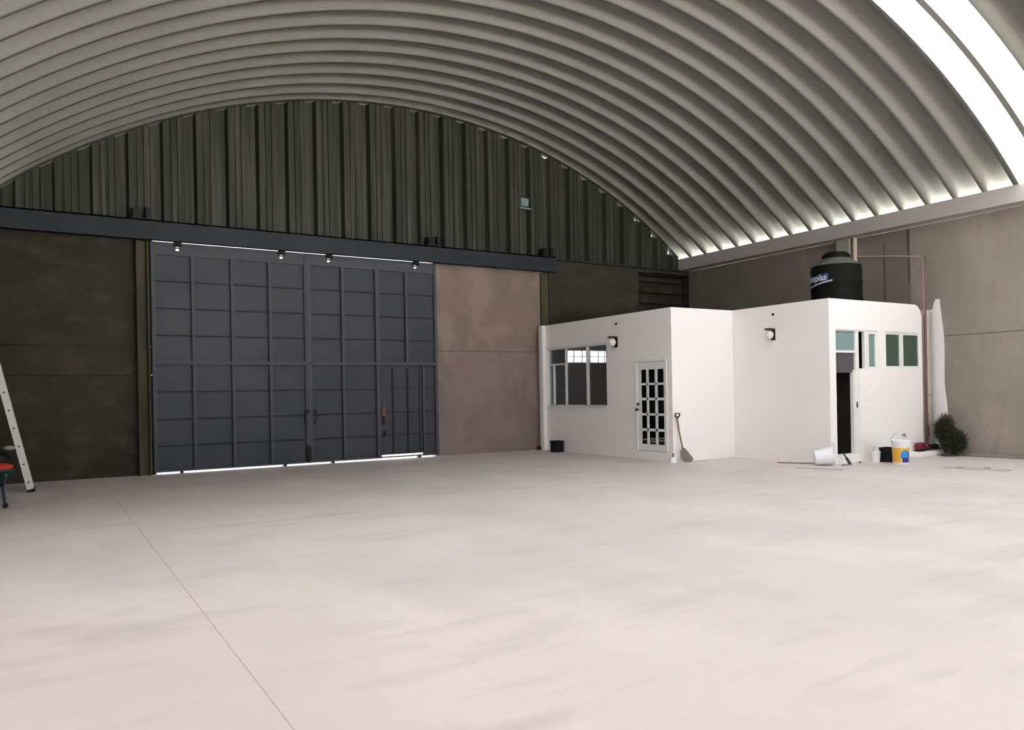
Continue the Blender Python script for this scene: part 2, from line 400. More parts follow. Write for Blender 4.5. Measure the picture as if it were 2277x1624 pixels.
# wall 1 : window y -3.09..-.44 z 1.24..2.85 ; door y -5.27..-4.15 z .20..2.36
O('wall_office_left', [(W1, W1+TH, -.44, -.005, 0, OH), (W1, W1+TH, -3.09, -.44, 0, 1.24), (W1, W1+TH, -3.09, -.44, 2.85, OH),
                       (W1, W1+TH, -4.15, -3.09, 0, OH), (W1, W1+TH, -5.27, -4.15, 0, .20), (W1, W1+TH, -5.27, -4.15, 2.36, OH),
                       (W1, W1+TH, Y2, -5.27, 0, OH)], 'white painted office wall with the big window and glazed door')
O('trim_10', [(12.10, 12.219, -.38, -.235, 0, OH)], 'bright white pilaster at the far left corner of the office')
O('wall_office_middle', [(W1+TH, W3+TH, Y2, Y2+TH, 0, OH)], 'blank white office wall with the shovel leaning on it')
O('wall_office_side', [(W3, W3+TH, Y4, Y2, 0, OH)], 'blank white office wall with one wall lamp')
# wall 4 with openings, rounded top right corner
b = MB()
for q in [(W3+TH, 14.42, Y4, Y4+TH, 0, OH), (14.42, 15.24, Y4, Y4+TH, 0, .185), (14.42, 15.93, Y4, Y4+TH, 2.87, OH),
          (15.24, 15.93, Y4, Y4+TH, 0, 2.01), (15.93, 16.20, Y4, Y4+TH, 0, OH), (16.20, 17.56, Y4, Y4+TH, 0, 2.05), (16.20, 17.56, Y4, Y4+TH, 2.86, 3.2),
          (17.56, XE, Y4, Y4+TH, 0, 3.2), (16.20, XE-.3, Y4, Y4+TH, 3.2, OH)]: b.box(*q)
rc = [(XE-.3, Y4, 3.2)]+[(XE, Y4, 3.2)]+[(XE-.3+.3*math.cos(a), Y4, 3.2+(OH-3.2)*math.sin(a)) for a in [math.pi/2*i/8 for i in range(1, 9)]]
b.prism(rc, (0, TH, 0))
tag(b.build('wall_office_front', m_white), 'white office wall with the open doorway and high windows', 'wall', kind='structure')
O('wall_office_end', [(XE-TH, XE, Y4+TH, -.01, 0, 3.2)], 'end wall of the office beside the right wall')
O('wall_office_roof', [(W1+TH, XE-TH, Y2+TH, -.01, 3.12, 3.23), (W3+TH, XE-TH, Y4+TH, Y2+TH, 3.12, 3.23)], 'flat roof slab of the office', m_inner)
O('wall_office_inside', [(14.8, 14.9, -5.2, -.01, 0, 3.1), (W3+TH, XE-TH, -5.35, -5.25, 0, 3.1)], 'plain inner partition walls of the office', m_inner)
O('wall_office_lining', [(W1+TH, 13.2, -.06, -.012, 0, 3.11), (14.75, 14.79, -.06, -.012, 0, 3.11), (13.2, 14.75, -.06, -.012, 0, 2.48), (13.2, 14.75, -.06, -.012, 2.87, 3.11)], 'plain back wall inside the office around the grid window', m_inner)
O('wall_office_gloom', [(W3+TH+.01, XE-TH-.01, -7.25, -7.2, 0, 3.1), (15.15, 15.2, Y4+TH+.01, -7.26, 0, 3.1), (14.36, 14.40, Y4+TH+.01, -7.26, 0, 3.1)], 'added dark sheets painting the gloom behind the open doorway', m_gloom)
tag(MB().box(W1+.02, W1+TH-.02, -5.27, -4.15, .17, .201).build('trim_11', m_white), 'low white sill under the glazed door', 'sill', kind='structure')

# office window
t = thing('window_1', (W1, -1.76, 1.24), 'large three light office window with white frame', 'window', kind='structure')
fy0, fy1, fz0, fz1 = -3.09, -.44, 1.24, 2.85
X0, X1 = W1+.03, W1+.09
MB().box(X0, X1, fy0, fy1, fz0, fz0+.04).box(X0, X1, fy0, fy1, fz1-.04, fz1).box(X0, X1, fy0, fy0+.04, fz0, fz1).box(X0, X1, fy1-.04, fy1, fz0, fz1) \
    .box(X0, X1, -2.28, -2.20, fz0, fz1).box(X0, X1, -1.30, -1.25, fz0, fz1).box(X0, X1, -.72, -.67, fz0, 2.40).box(X0, X1, fy1-.9, fy1, 2.38, 2.42).build('window_frame', m_frame, t)
for a, c in ((-3.05, -2.28), (-2.20, -1.30), (-1.25, -.48)):
    MB().box(X0+.025, X0+.031, a, c, fz0+.04, fz1-.04).build('pane', m_glass, t)
MB().box(W1-.03, W1+.03, fy0-.02, fy1+.02, fz0-.035, fz0).build('window_sill', m_frame, t)
# glazed door
t = thing('door_1', (W1, -4.7, .2), 'white glazed office door with fifteen small panes', 'door', kind='structure')
MB().box(W1-.02, W1+.10, -5.27, -5.235, .20, 2.36).box(W1-.02, W1+.10, -4.255, -4.15, .20, 2.36).box(W1-.02, W1+.10, -5.235, -4.255, 2.31, 2.36).build('door_frame', m_frame, t)
yc = [(-4.572, -4.376), (-4.868, -4.635), (-5.163, -4.937)]
zr = [(1.812, 2.128), (1.462, 1.759), (1.095, 1.401), (.735, 1.042), (.366, .674)]
b = MB(); Xa, Xb = W1+.0, W1+.045
b.box(Xa, Xb, -4.376, -4.257, .21, 2.305).box(Xa, Xb, -5.233, -5.163, .21, 2.305)
b.box(Xa, Xb, -4.635, -4.572, .366, 2.128).box(Xa, Xb, -4.937, -4.868, .366, 2.128)
zz = [(.21, .366)]+[(zr[i+1][1], zr[i][0]) for i in range(4)]+[(2.128, 2.305)]
for z0, z1 in zz: b.box(Xa, Xb, -5.163, -4.376, z0, z1)
leaf = b.build('door_leaf', m_frame, t)
for y0, y1 in yc:
    for z0, z1 in zr: MB().box(Xa+.02, Xa+.026, y0, y1, z0, z1).build('pane', m_gdark, leaf)
MB().tube([(W1, -4.285, 1.18), (W1-.05, -4.285, 1.18)], .018).sphere((W1-.07, -4.285, 1.18), .038).build('door_knob', m_black_metal, leaf, True)
MB().tube([(W1, -4.285, 1.31), (W1-.03, -4.285, 1.31)], .032, 16).build('deadbolt', m_black_metal, leaf, True)

# doorway in wall 4
t = thing('door_2', (14.8, Y4, .185), 'open office doorway with transom pane beside the high window', 'door', kind='structure')
ya, yb = Y4+.02, Y4+.10
MB().box(14.42, 14.445, ya, yb, .185, 2.87).box(15.12, 15.24, ya, yb, 2.01, 2.87).box(14.42, 15.12, ya, yb, 2.84, 2.87).box(14.42, 15.12, ya, yb, 2.37, 2.42) \
    .box(15.03, 15.06, ya, yb, .185, 1.95).build('door_frame', m_frame, t)
MB().box(15.065, 15.24, ya-.01, yb, .19, 2.005, .004).build('door_leaf', m_frame, t)
MB().box(14.445, 15.12, ya+.03, ya+.035, 2.42, 2.84).build('transom_pane', m_teal, t)['label'] = 'frosted teal transom pane'
MB().box(14.445, 15.12, ya+.045, ya+.055, 1.94, 2.37).build('grey_panel', m_greyp, t)['label'] = 'grey panel over the opening'
MB().box(15.115, 15.135, ya-.03, ya+.01, 1.18, 1.30).build('latch', m_black_metal, t)
# windows
t = thing('window_2', (15.6, Y4, 2.01), 'narrow high office window with one slid open pane', 'window', kind='structure')
MB().box(15.24, 15.93, ya, yb, 2.01, 2.03).box(15.24, 15.93, ya, yb, 2.84, 2.87).box(15.44, 15.60, ya-.005, yb-.02, 2.03, 2.84).box(15.84, 15.93, ya, yb, 2.03, 2.84) \
    .box(15.60, 15.84, ya-.005, yb-.02, 2.03, 2.07).box(15.60, 15.84, ya-.005, yb-.02, 2.79, 2.84).build('window_frame', m_frame, t)
MB().box(15.60, 15.84, ya+.02, ya+.026, 2.07, 2.79).build('pane', m_teal, t)
MB().box(15.26, 15.44, yb+.01, yb+.016, 2.03, 2.84).build('pane', m_gdark, t)
t = thing('window_3', (16.9, Y4, 2.05), 'two pane high office window with green glass', 'window', kind='structure')
MB().box(16.20, 17.56, ya, yb, 2.05, 2.085).box(16.20, 17.56, ya, yb, 2.80, 2.86).box(16.20, 16.24, ya, yb, 2.085, 2.80).box(17.52, 17.56, ya, yb, 2.085, 2.80) \
    .box(16.775, 16.905, ya, yb, 2.085, 2.80).build('window_frame', m_frame, t)
for a, c in ((16.24, 16.775), (16.905, 17.52)): MB().box(a, c, ya+.03, ya+.036, 2.085, 2.80).build('pane', m_green, t)

# wall lamps and cable outlets
def wall_lamp(x, y, label):
    t = thing('wall_lamp', (x, y, 2.7), label, 'wall lamp', 'wall lamps on the office')
    MB().box(x-.025, x-.001, y-.055, y+.055, 2.72, 2.98, .006).build('back_plate', m_black_metal, t)
    MB().box(x-.24, x-.02, y-.06, y+.06, 2.945, 2.985, .008).build('hood', m_black_metal, t)
    MB().sphere((x-.135, y, 2.84), .095, (1, .9, 1.05), 20).build('globe', m_shade, t, True)
    c = MB().box(x-.02, x-.001, y-.03, y+.03, 3.28, 3.33, .004).build('cable_outlet', m_black_metal)
    tag(c, label.replace('black hooded wall lamp', 'small dark cable outlet above the lamp'), 'cable outlet', 'cable outlets over the wall lamps')
wall_lamp(W1, -3.50, 'black hooded wall lamp between the office window and glazed door')
wall_lamp(W3, -6.65, 'black hooded wall lamp on the blank wall left of the open doorway')

# ------------------------------------------------------------ sliding gate
rows = [4.754, 4.231, 3.638, 3.042, 1.80, 1.198, .613]
hole_x = [2.644, 4.916, 6.062, 8.366]
def leaf(x0, x1, verts_, label, wicket=False):
    t = thing('gate_leaf', ((x0+x1)/2, -.05, 0), label, 'gate', 'sliding gate leaves')
    b = MB(); zt = 5.083
    wk = (7.345, 8.50) if wicket else None
    # sheet, with small slots near the trolleys
    cuts = [x for x in hole_x if x0 < x < x1]; xs = [x0]
    for c in cuts: xs += [c-.035, c+.035]
    xs.append(x1)
    for a, c in zip(xs[::2], xs[1::2]): b.box(a, c, -.035, -.030, 4.78, zt)
    for c in cuts: b.box(c-.035, c+.035, -.035, -.030, 4.78, 4.91)
    for c in cuts: b.box(c-.035, c+.035, -.035, -.030, 4.96, zt)
    b.box(x0, x1, -.035, -.030, 2.44, 4.78)
    if wk: b.box(x0, wk[0], -.035, -.030, .04, 2.44).box(wk[1], x1, -.035, -.030, .04, 2.44).box(wk[0], wk[1], -.035, -.03, 2.33, 2.44)
    else: b.box(x0, x1, -.035, -.030, .04, 2.44)
    b.build('sheet_panel', m_gate, t)
    F = MB().box(x0, x0+.075, -.10, -.03, .04, zt).box(x1-.075, x1, -.10, -.03, .04, zt)
    for a, c in zip(xs[::2], xs[1::2]): F.box(a, c, -.085, -.036, 4.80, zt)
    for c in cuts: F.box(c-.035, c+.035, -.085, -.036, 4.80, 4.91)
    if wk: F.box(x0+.075, wk[0], -.09, -.03, .04, .085).box(wk[1], x1-.075, -.09, -.03, .04, .085).box(wk[0], wk[1], -.09, -.03, .045, .075)
    else: F.box(x0+.075, x1-.075, -.09, -.03, .04, .085)
    F.build('outer_frame', m_gatef, t)
    MB().box(x0+.075, x1-.075, -.135, -.03, 2.395, 2.475).build('middle_rail', m_gatef, t)
    for (x, wdt, z0, z1) in verts_: MB().box(x-wdt/2, x+wdt/2, -.125, -.03, z0, z1).build('upright', m_gatef, t)
    for z in rows:
        if z > 4.7: continue
        q = MB()
        e1 = wk[0] if (wk and z < 2.4) else x1-.08
        q.box(x0+.075, e1, -.072, -.03, z-.016, z+.010).build('crossbar', m_gatedk, t)
        if wk and z < 2.4: MB().box(wk[1], x1-.08, -.072, -.03, z-.016, z+.010).build('crossbar', m_gatedk, t)
    for c in cuts:
        MB().box(c-.085, c+.085, -.16, -.10, 4.985, 5.14, .01).box(c-.035, c+.035, -.16, -.036, 4.99, 5.04).tube([(c, -.16, 5.05), (c, -.20, 5.05)], .04, 14).build('trolley', m_dark, t)
    return t
gl = leaf(2.10, 5.515, [(2.944, .07, .085, 4.80), (3.784, .07, .085, 4.80), (4.627, .07, .085, 4.80)], 'left leaf of the dark grey panelled sliding gate')
gr = leaf(5.525, 8.955, [(6.388, .07, .085, 4.80), (7.285, .10, .085, 4.80), (8.085, .07, 2.475, 4.80), (8.53, .06, .04, 2.395)], 'right leaf of the dark grey sliding gate with wicket door', True)
def dh(x, s, par):
    MB().tube([(x, -.10, 1.30), (x+s*.03, -.17, 1.28), (x+s*.05, -.18, 1.15), (x+s*.03, -.17, 1.02), (x, -.10, 1.0)], .014, 8).build('pull_handle', m_dark, par, True)
dh(5.42, -1, gl); dh(5.62, 1, gr)
MB().box(5.43, 5.54, -.14, -.113, .10, .44, .01).tube([(5.48, -.14, .06), (5.48, -.14, .46)], .018).build('floor_bolt', m_dark, gl)
MB().box(5.485, 5.555, -.112, -.1005, .05, 5.06).build('cover_strip', m_gatef, gl)
MB().box(5.44, 5.51, -.135, -.113, 1.24, 1.32).build('hasp', m_dark, gl)
# wicket door in the right leaf
wd = MB().box(7.33, 8.515, -.04, -.035, .12, 2.355).box(7.36, 7.43, -.085, -.04, .12, 2.355).box(8.43, 8.485, -.085, -.04, .12, 2.355) \
    .box(7.43, 8.43, -.085, -.04, 2.31, 2.355).box(7.43, 8.43, -.085, -.04, .12, .15).build('wicket_door', m_gate, gr)
for x in (7.69, 8.10): MB().box(x-.015, x+.015, -.08, -.04, .15, 2.31).build('upright', m_gatedk, wd)
for z in (1.80, 1.20, .63): MB().box(7.43, 8.43, -.062, -.04, z-.014, z+.010).build('crossbar', m_gatedk, wd)
MB().box(7.37, 7.46, -.13, -.086, 1.10, 1.34, .01).build('rusty_lock', m_rust, wd)
MB().box(7.39, 7.44, -.12, -.086, .90, 1.10).build('lock_bar', m_dark, wd)
MB().tube([(7.43, -.086, .72), (7.43, -.15, .70), (7.42, -.15, .60), (7.36, -.14, .60)], .022, 8).build('latch_handle', m_dark, wd, True)
for x, lab in zip([2.65, 4.918, 6.079, 8.391], ['below the left end of the gate', 'under the left leaf near the middle', 'under the right leaf near the middle', 'below the wicket door']):
    tag(MB().box(x-.03, x+.03, -.13, .02, 0, .05, .005).build('floor_guide', m_dark), 'small dark gate guide on the floor '+lab, 'gate guide', 'gate guides on the floor')

# small pale fixture on the gable
t = thing('gable_fixture', (11.86, 0, 6.9), 'small pale blue square fixture on the dark gable sheeting', 'light fixture')
MB().box(11.74, 11.98, .0, .06, 6.94, 7.17, .01).build('body', m_fixture, t)
MB().box(11.68, 12.04, -.02, .06, 6.86, 6.90).build('bracket', m_fixture, t)

# ------------------------------------------------------------ water tank on the office roof
tx, ty = 15.98, -7.02
t = thing('water_tank', (tx, ty, 3.24), 'black round water tank with grey shoulder on the office roof', 'water tank')
tb = MB().lathe([(.545, 3.24), (.56, 3.28), (.56, 3.62), (.572, 3.64), (.572, 3.67), (.56, 3.69), (.56, 4.02), (.572, 4.04), (.572, 4.07), (.56, 4.09), (.56, 4.40), (.545, 4.46)], tx, ty, 56).build('tank_body', m_tank, t, True)
MB().lathe([(.545, 4.462), (.50, 4.50), (.36, 4.60), (.31, 4.64)], tx, ty, 56).build('tank_shoulder', m_shoulder, t, True)
MB().lathe([(.31, 4.642), (.315, 4.70), (.29, 4.74), (.24, 4.78), (.05, 4.80)], tx, ty, 40).build('lid', m_tank, t, True)
def wrap_text(txt, size, a_start, z, mtl, name, slant=.15, rad=.568):
    cu = bpy.data.curves.new('tx', 'FONT'); cu.body = txt; cu.size = size; cu.extrude = 0; cu.offset = .006
    o = bpy.data.objects.new('tx', cu); COL.objects.link(o)
    me = bpy.data.meshes.new_from_object(o.evaluated_get(bpy.context.evaluated_depsgraph_get()))
    bpy.data.objects.remove(o)
    bb = bmesh.new(); bb.from_mesh(me); bmesh.ops.triangulate(bb, faces=bb.faces)
    bmesh.ops.subdivide_edges(bb, edges=bb.edges, cuts=1)
    for v in bb.verts:
        a = a_start+(v.co.x+slant*v.co.y)/rad
        v.co = Vector((tx+rad*math.cos(a), ty+rad*math.sin(a), z+v.co.y))
    ext = bmesh.ops.extrude_face_region(bb, geom=bb.faces[:])
    for v in [g_ for g_ in ext['geom'] if isinstance(g_, bmesh.types.BMVert)]:
        d = Vector((v.co.x-tx, v.co.y-ty, 0)).normalized(); v.co += d*.003
    me2 = bpy.data.meshes.new(name); bb.to_mesh(me2); bb.free(); me2.materials.append(mtl)
    oo = bpy.data.objects.new(name, me2); COL.objects.link(oo); oo.parent = tb
    return oo
va = math.atan2(-18.378-ty, 0-tx)      # direction of the visible side
def band(a0, a1, z0, z1, rad, mtl, name, z0b=None, z1b=None):
    b = MB(); n = 16; z0b = z0 if z0b is None else z0b; z1b = z1 if z1b is None else z1b; prev = None
    for i in range(n+1):
        f_ = i/n; a = a0+(a1-a0)*f_; zz0 = z0+(z0b-z0)*f_; zz1 = z1+(z1b-z1)*f_
        c = [b.b.verts.new((tx+q*math.cos(a), ty+q*math.sin(a), z_)) for q in (rad, rad+.004) for z_ in (zz0, zz1)]
        if prev:
            b.b.faces.new((prev[2], prev[3], c[3], c[2])); b.b.faces.new((prev[0], c[0], c[1], prev[1]))
            b.b.faces.new((prev[1], c[1], c[3], prev[3])); b.b.faces.new((prev[0], prev[2], c[2], c[0]))
        prev = c
    o = b.build(name, mtl); o.parent = tb; return o
band(va-1.35, va-.30, 4.02, 4.19, .566, m_logob, 'logo_band', 4.10, 4.26)
wrap_text('Rotoplas', .20, va-1.62, 4.10, m_logo, 'logo_lettering', .15, .573)
band(va-1.30, va-.14, 3.955, 3.985, .5725, m_logo, 'logo_stripe', 4.065, 4.10)

# ------------------------------------------------------------ pipes at the right wall
tag(MB().tube([(18.08, -6.09, 3.30), (18.08, -6.09, 5.49)], .055, 14).build('rain_pipe', m_cream, None, True), 'cream vertical pipe rising behind the water tank', 'pipe')
t = wpipe = thing('water_pipe', (17.70, -8.14, .0), 'thin maroon water pipe running up past the office end and across', 'pipe')
MB().tube([(17.70, -8.13, .16), (17.70, -8.13, 4.66), ], .028, 10).build('riser', m_maroon, t, True)
tag(MB().tube([(17.735, -8.10, 4.66), (18.02, -7.2, 4.84), (18.05, -6.17, 4.99)], .014, 8).build('crossing_pipe', m_cream, None, True), 'thin pale pipe running level from the tank pipe to the maroon pipe', 'pipe')
MB().tube([(17.655, -8.13, 3.3), (17.655, -8.13, 4.64)], .010, 8).build('side_pipe', m_pipe, t, True)
t = thing('service_duct', (17.85, -8.05, 0), 'cream boxed service duct between the office end and right wall', 'duct')
MB().box(17.765, 17.93, -8.08, -7.96, 0, 3.36, .006).build('casing', m_cream, t)
MB().box(17.76, 17.94, -8.09, -7.95, 3.36, 3.42, .006).build('cap', m_cream, t)
MB().tube([(17.965, -8.12, .13), (17.965, -8.12, 3.35)], .014, 8).build('thin_pipe', m_pipe, t, True)
for z in (1.40, .71): MB().tube([(17.745, -8.12, z), (17.96, -8.12, z)], .012, 8).build('cross_pipe', m_pipe, t, True)
tag(MB().box(16.95, 18.02, -8.36, -8.092, 0, .115, .01).build('concrete_plinth', m_white), 'low white concrete plinth under the red pump', 'plinth')
t = thing('water_pump', (17.3, -8.22, .115), 'small dark red water pump on the white plinth', 'pump')
MB().tube([(17.12, -8.22, .235), (17.15, -8.22, .235), (17.34, -8.22, .235), (17.37, -8.22, .235)], [.06, .085, .085, .06], 20).build('motor', m_redp, t, True)
MB().tube([(17.37, -8.22, .22), (17.40, -8.22, .22), (17.50, -8.22, .22), (17.52, -8.22, .22)], [.06, .088, .088, .05], 20).build('pump_head', m_redp, t, True)
MB().box(17.14, 17.36, -8.28, -8.16, .115, .16).build('foot', m_dark, t)
MB().tube([(17.52, -8.22, .20), (17.95, -8.22, .20)], .035, 12).box(17.60, 17.70, -8.27, -8.17, .14, .26, .01).box(17.84, 17.92, -8.27, -8.17, .14, .26, .01).build('outlet_pipe', m_dark, t)
MB().tube([(17.40, -8.30, .20), (17.40, -8.30, .14)], .02).build('drain_plug', m_dark, t)
t = thing('pressure_switch', (18.1, -8.16, .55), 'small black switch box with hanging cables on the white patch', 'switch box')
MB().box(18.06, 18.17, -8.25, -8.11, .50, .72, .01).build('box', m_dark, t)
MB().tube([(18.12, -8.20, .50), (18.14, -8.21, .38), (18.12, -8.24, .25), (18.05, -8.26, .165), (17.96, -8.25, .15)], .014, 8).build('cable', m_maroon, t, True)
MB().tube([(18.06, -8.16, .58), (17.99, -8.16, .58)], .012, 8).build('pipe_stub', m_dark, t)
tag(MB().tube([(17.69, -8.17, .95), (17.60, -8.20, .97), (17.53, -8.21, .88), (17.55, -8.21, .76), (17.64, -8.19, .62), (17.71, -8.15, .46)], .020, 8).build('hose_loop', m_maroon, wpipe, True))
# tap stub on the office front
t = thing('wall_tap', (16.77, Y4, .5), 'tiny dark tap sticking out of the white wall above the paint pail', 'tap')
MB().tube([(16.77, Y4, .50), (16.77, Y4-.07, .50), (16.75, Y4-.09, .47)], .010, 8).build('spout', m_black_metal, t, True)
MB().box(16.755, 16.83, Y4-.05, Y4-.03, .52, .54).build('tap_handle', m_black_metal, t)

# shrub leaning by the right wall
sx, sy = 17.80, -8.62
t = thing('dry_shrub', (sx, sy, 0), 'dull green bushy branch bundle standing by the right wall', 'shrub')
MB().lathe([(.15, 0), (.16, .02), (.15, .045), (.03, .05)], sx-.05, sy+.03, 20).build('base', mat('shrub_shadow_base', (.05, .035, .028), .95), t, True)  # dark disc painting in the shadow at the shrub's foot
MB().tube([(sx-.05, sy+.03, .04), (sx-.02, sy, .3), (sx-.05, sy+.08, .75)], [.03, .02, .008], 8).build('stem', m_wood, t, True)
def leaves(n, cfun, mtl, name, ln=.11):
    b = MB()
    for i in range(n):
        c, d = cfun()
        d = (Vector(d)+Vector((random.gauss(0, .5), random.gauss(0, .5), random.gauss(0, .4)))).normalized()
        sd = d.orthogonal().normalized()*.009; sd.rotate(Matrix.Rotation(random.random()*6.3, 3, d)); c = Vector(c); l = ln*random.uniform(.6, 1.2)
        v = [b.b.verts.new(p) for p in (c-sd, c+sd, c+d*l+sd*.4, c+d*l-sd*.4)]; b.b.faces.new(v)
    return b.build(name, mtl, t)
def lobe(cx, cy, cz, ax, ay, az):
    def fn():
        while True:
            q = Vector((random.uniform(-1, 1), random.uniform(-1, 1), random.uniform(-1, 1)))
            if q.length < 1: break
        return (cx+q.x*ax, cy+q.y*ay, cz+q.z*az), (q.x, q.y, q.z+.5)
    return fn
leaves(1700, lobe(sx+.03, sy-.05, .33, .20, .24, .25), m_leaf, 'foliage')
leaves(900, lobe(sx-.06, sy+.12, .58, .15, .17, .26), m_leaf, 'foliage')
leaves(500, lobe(sx-.03, sy+.10, .74, .13, .15, .18), m_leafb, 'foliage')

# ------------------------------------------------------------ things on the floor
def crate(x, y, w, d, h, rot, label, name='black_crate', cat='crate'):
    t = thing(name, (x, y, 0), label, cat)
    M = Matrix.Translation((x, y, 0)) @ Matrix.Rotation(rot, 4, 'Z')
    b = MB().box(-w/2, w/2, -d/2, d/2, 0, .012).box(-w/2, -w/2+.012, -d/2, d/2, 0, h).box(w/2-.012, w/2, -d/2, d/2, 0, h).box(-w/2, w/2, -d/2, -d/2+.012, 0, h).box(-w/2, w/2, d/2-.012, d/2, 0, h)
    b.xform(M).build('body', m_dark, t)
    b = MB().box(-w/2-.012, w/2+.012, -d/2-.012, -d/2+.01, h-.03, h).box(-w/2-.012, w/2+.012, d/2-.01, d/2+.012, h-.03, h).box(-w/2-.012, -w/2+.01, -d/2, d/2, h-.03, h).box(w/2-.01, w/2+.012, -d/2, d/2, h-.03, h)
    b.xform(M).build('rim', m_dark, t)
    return t
crate(11.98, -1.18, .26, .26, .31, 0, 'small black square bin below the big office window', 'square_bin', 'bin')
crate(15.60, -8.50, .30, .28, .31, .15, 'black square crate left of the paint pail')
tag(MB().box(12.02, 12.16, -.20, -.06, 0, .10, .03).build('stone_block', mat('dark_stone', (.03, .028, .025), .9)), 'small dark block at the far left foot of the office', 'block')
# white tub behind black crate
t = thing('white_tub', (15.30, -8.40, 0), 'small white tub left of the black crate', 'tub')
MB().lathe([(.085, 0), (.10, .21), (.105, .21), (.105, .23), (.02, .235)], 15.30, -8.38, 24).build('body', m_frame, t, True)
MB().tube([(15.20, -8.38, .22), (15.20, -8.40, .30), (15.24, -8.42, .35)], .004, 6).build('wire_handle', m_pipe, t)
# paint pail
px_, py_ = 15.27, -8.97
t = thing('paint_pail', (px_, py_, 0), 'white paint pail with orange and blue label beside the office doorway', 'pail')
MB().lathe([(.150, 0), (.155, .01), (.168, .40), (.176, .405), (.176, .42), (.168, .425), (.170, .455)], px_, py_, 40).build('body', m_pail, t, True)
MB().lathe([(.182, .455), (.184, .50), (.172, .505), (.165, .49), (.02, .488)], px_, py_, 40).build('lid', m_pail, t, True)
pa = math.atan2(-18.378-py_, -px_)
def patch(fn, rad, mtl, name, n=24, mz=24):
    b = MB()
    for i in range(n):
        for j in range(mz):
            f0, f1 = -1.25+2.5*i/n, -1.25+2.5*(i+1)/n; z0, z1 = .05+.30*j/mz, .05+.30*(j+1)/mz
            if fn((f0+f1)/2, (z0+z1)/2):
                b.b.faces.new([b.b.verts.new((px_+(rad+.042*z)*math.cos(pa+a), py_+(rad+.042*z)*math.sin(pa+a), z)) for a, z in ((f0, z0), (f1, z0), (f1, z1), (f0, z1))])
    bmesh.ops.remove_doubles(b.b, verts=b.b.verts, dist=1e-5)
    return b.build(name, mtl, t)
inb = lambda a, z: ((a-.55)/.62)**2+((z-.20)/.105)**2 < 1
inn = lambda a, z: z < .15 and a > .15 and a < 1.1 and z < .20-.12*abs(a-.6)
patch(lambda a, z: not inb(a, z) and not inn(a, z), .1555, m_yel, 'label_ground')
patch(lambda a, z: inb(a, z) and not inn(a, z), .1560, m_bluel, 'label_disc', 48, 48)
patch(lambda a, z: inn(a, z), .1560, m_navy, 'label_corner', 48, 48)
MB().tube([(px_-.17, py_+.09, .44), (px_-.13, py_+.14, .53), (px_-.02, py_+.12, .62), (px_+.02, py_+.1, .63)], .004, 6).build('wire_handle', m_pipe, t)
# white bucket on its side
t = thing('tipped_bucket', (13.95, -8.05, 0), 'white bucket lying on its side at the office corner', 'bucket')
M = Matrix.Translation((13.95, -8.10, .185)) @ Matrix.Rotation(-YAW-.25, 4, 'Z') @ Matrix.Rotation(math.radians(82), 4, 'Y')
MB().lathe([(.02, -.20), (.13, -.20), (.15, -.18), (.178, .16), (.186, .165), (.186, .19), (.176, .19), (.165, .16), (.135, -.17), (.02, -.17)], 0, 0, 36).xform(M).build('body', m_pail, t, True)
MB().lathe([(.02, -.165), (.13, -.165), (.163, .150), (.166, .155), (.160, .150), (.125, -.155), (.02, -.155)], 0, 0, 36).xform(M).build('grey_lining', mat('lining_grey', (.16, .15, .145), .9), t, True)  # plain grey lining inside the white bucket
MB().tube([(.18*math.cos(a)*1, .18*math.sin(a), .17+.0*a) if False else (-.05-.2*math.sin(a), .186*math.cos(a), .17+.05*math.sin(a)) for a in [math.pi*i/10 for i in range(11)]], .004, 6).xform(M).build('wire_handle', m_pipe, t)
# sticks and tool
tag(MB().tube([(13.66, -7.15, .014), (13.92, -7.60, .014), (14.12, -7.86, .014)], .012, 8).build('wooden_stick', m_wood), 'thin brown stick on the floor left of the tipped bucket', 'stick')
tag(MB().tube([(14.16, -8.36, .013), (14.42, -8.42, .013)], .011, 8).build('wooden_stick', m_wood), 'short brown stick on the floor right of the tipped bucket', 'stick')
tag(MB().tube([(13.10, -8.04, .006), (13.2, -8.30, .006), (13.49, -8.87, .006)], .005, 6).build('wire_offcut', m_pipe), 'thin pale wire offcut on the floor in front of the bucket', 'wire')
t = thing('hand_tool', (14.48, -8.25, 0), 'short dark blue tool leaning on the doorway sill', 'tool')
MB().tube([(14.44, -8.36, .02), (14.50, -8.24, .13)], [.032, .03], 10).build('grip', m_blue, t, True)
MB().tube([(14.50, -8.24, .13), (14.56, -8.10, .25)], .014, 8).build('shaft', m_dark, t, True)
tag(MB().sphere((14.92, -8.27, .018), .035, (1, 1, .5)).build('small_stone', m_shov), 'tiny grey stone on the floor right of the doorway', 'stone')
# shovel
t = thing('shovel', (12.42, -5.62, 0), 'old square shovel leaning upright on the white office wall', 'shovel')
MB().tube([(12.30, -5.50, 1.00), (12.33, -5.52, .70), (12.40, -5.56, .28)], .020, 10).build('shaft', m_wood, t, True)
MB().tube([(12.30, -5.50, 1.00), (12.25, -5.50, 1.04), (12.245, -5.50, 1.10), (12.36, -5.52, 1.10), (12.35, -5.52, 1.04), (12.30, -5.50, 1.00)], .018, 8).build('grip', m_black_metal, t, True)
bl = [(12.375, -5.55, .32), (12.425, -5.59, .32), (12.50, -5.63, .22), (12.60, -5.69, .07), (12.52, -5.70, .0), (12.40, -5.62, .0), (12.33, -5.56, .09), (12.335, -5.54, .24)]
MB().prism(bl, (-.012, -.014, .0)).build('blade', m_shov, t)
t = thing('white_cup', (12.17, -5.50, 0), 'small white pot with a brown brush beside the glazed door', 'pot')
MB().lathe([(.085, 0), (.085, .015), (.05, .12), (.045, .12)], 12.15, -5.50, 24).build('body', m_pail, t, True)
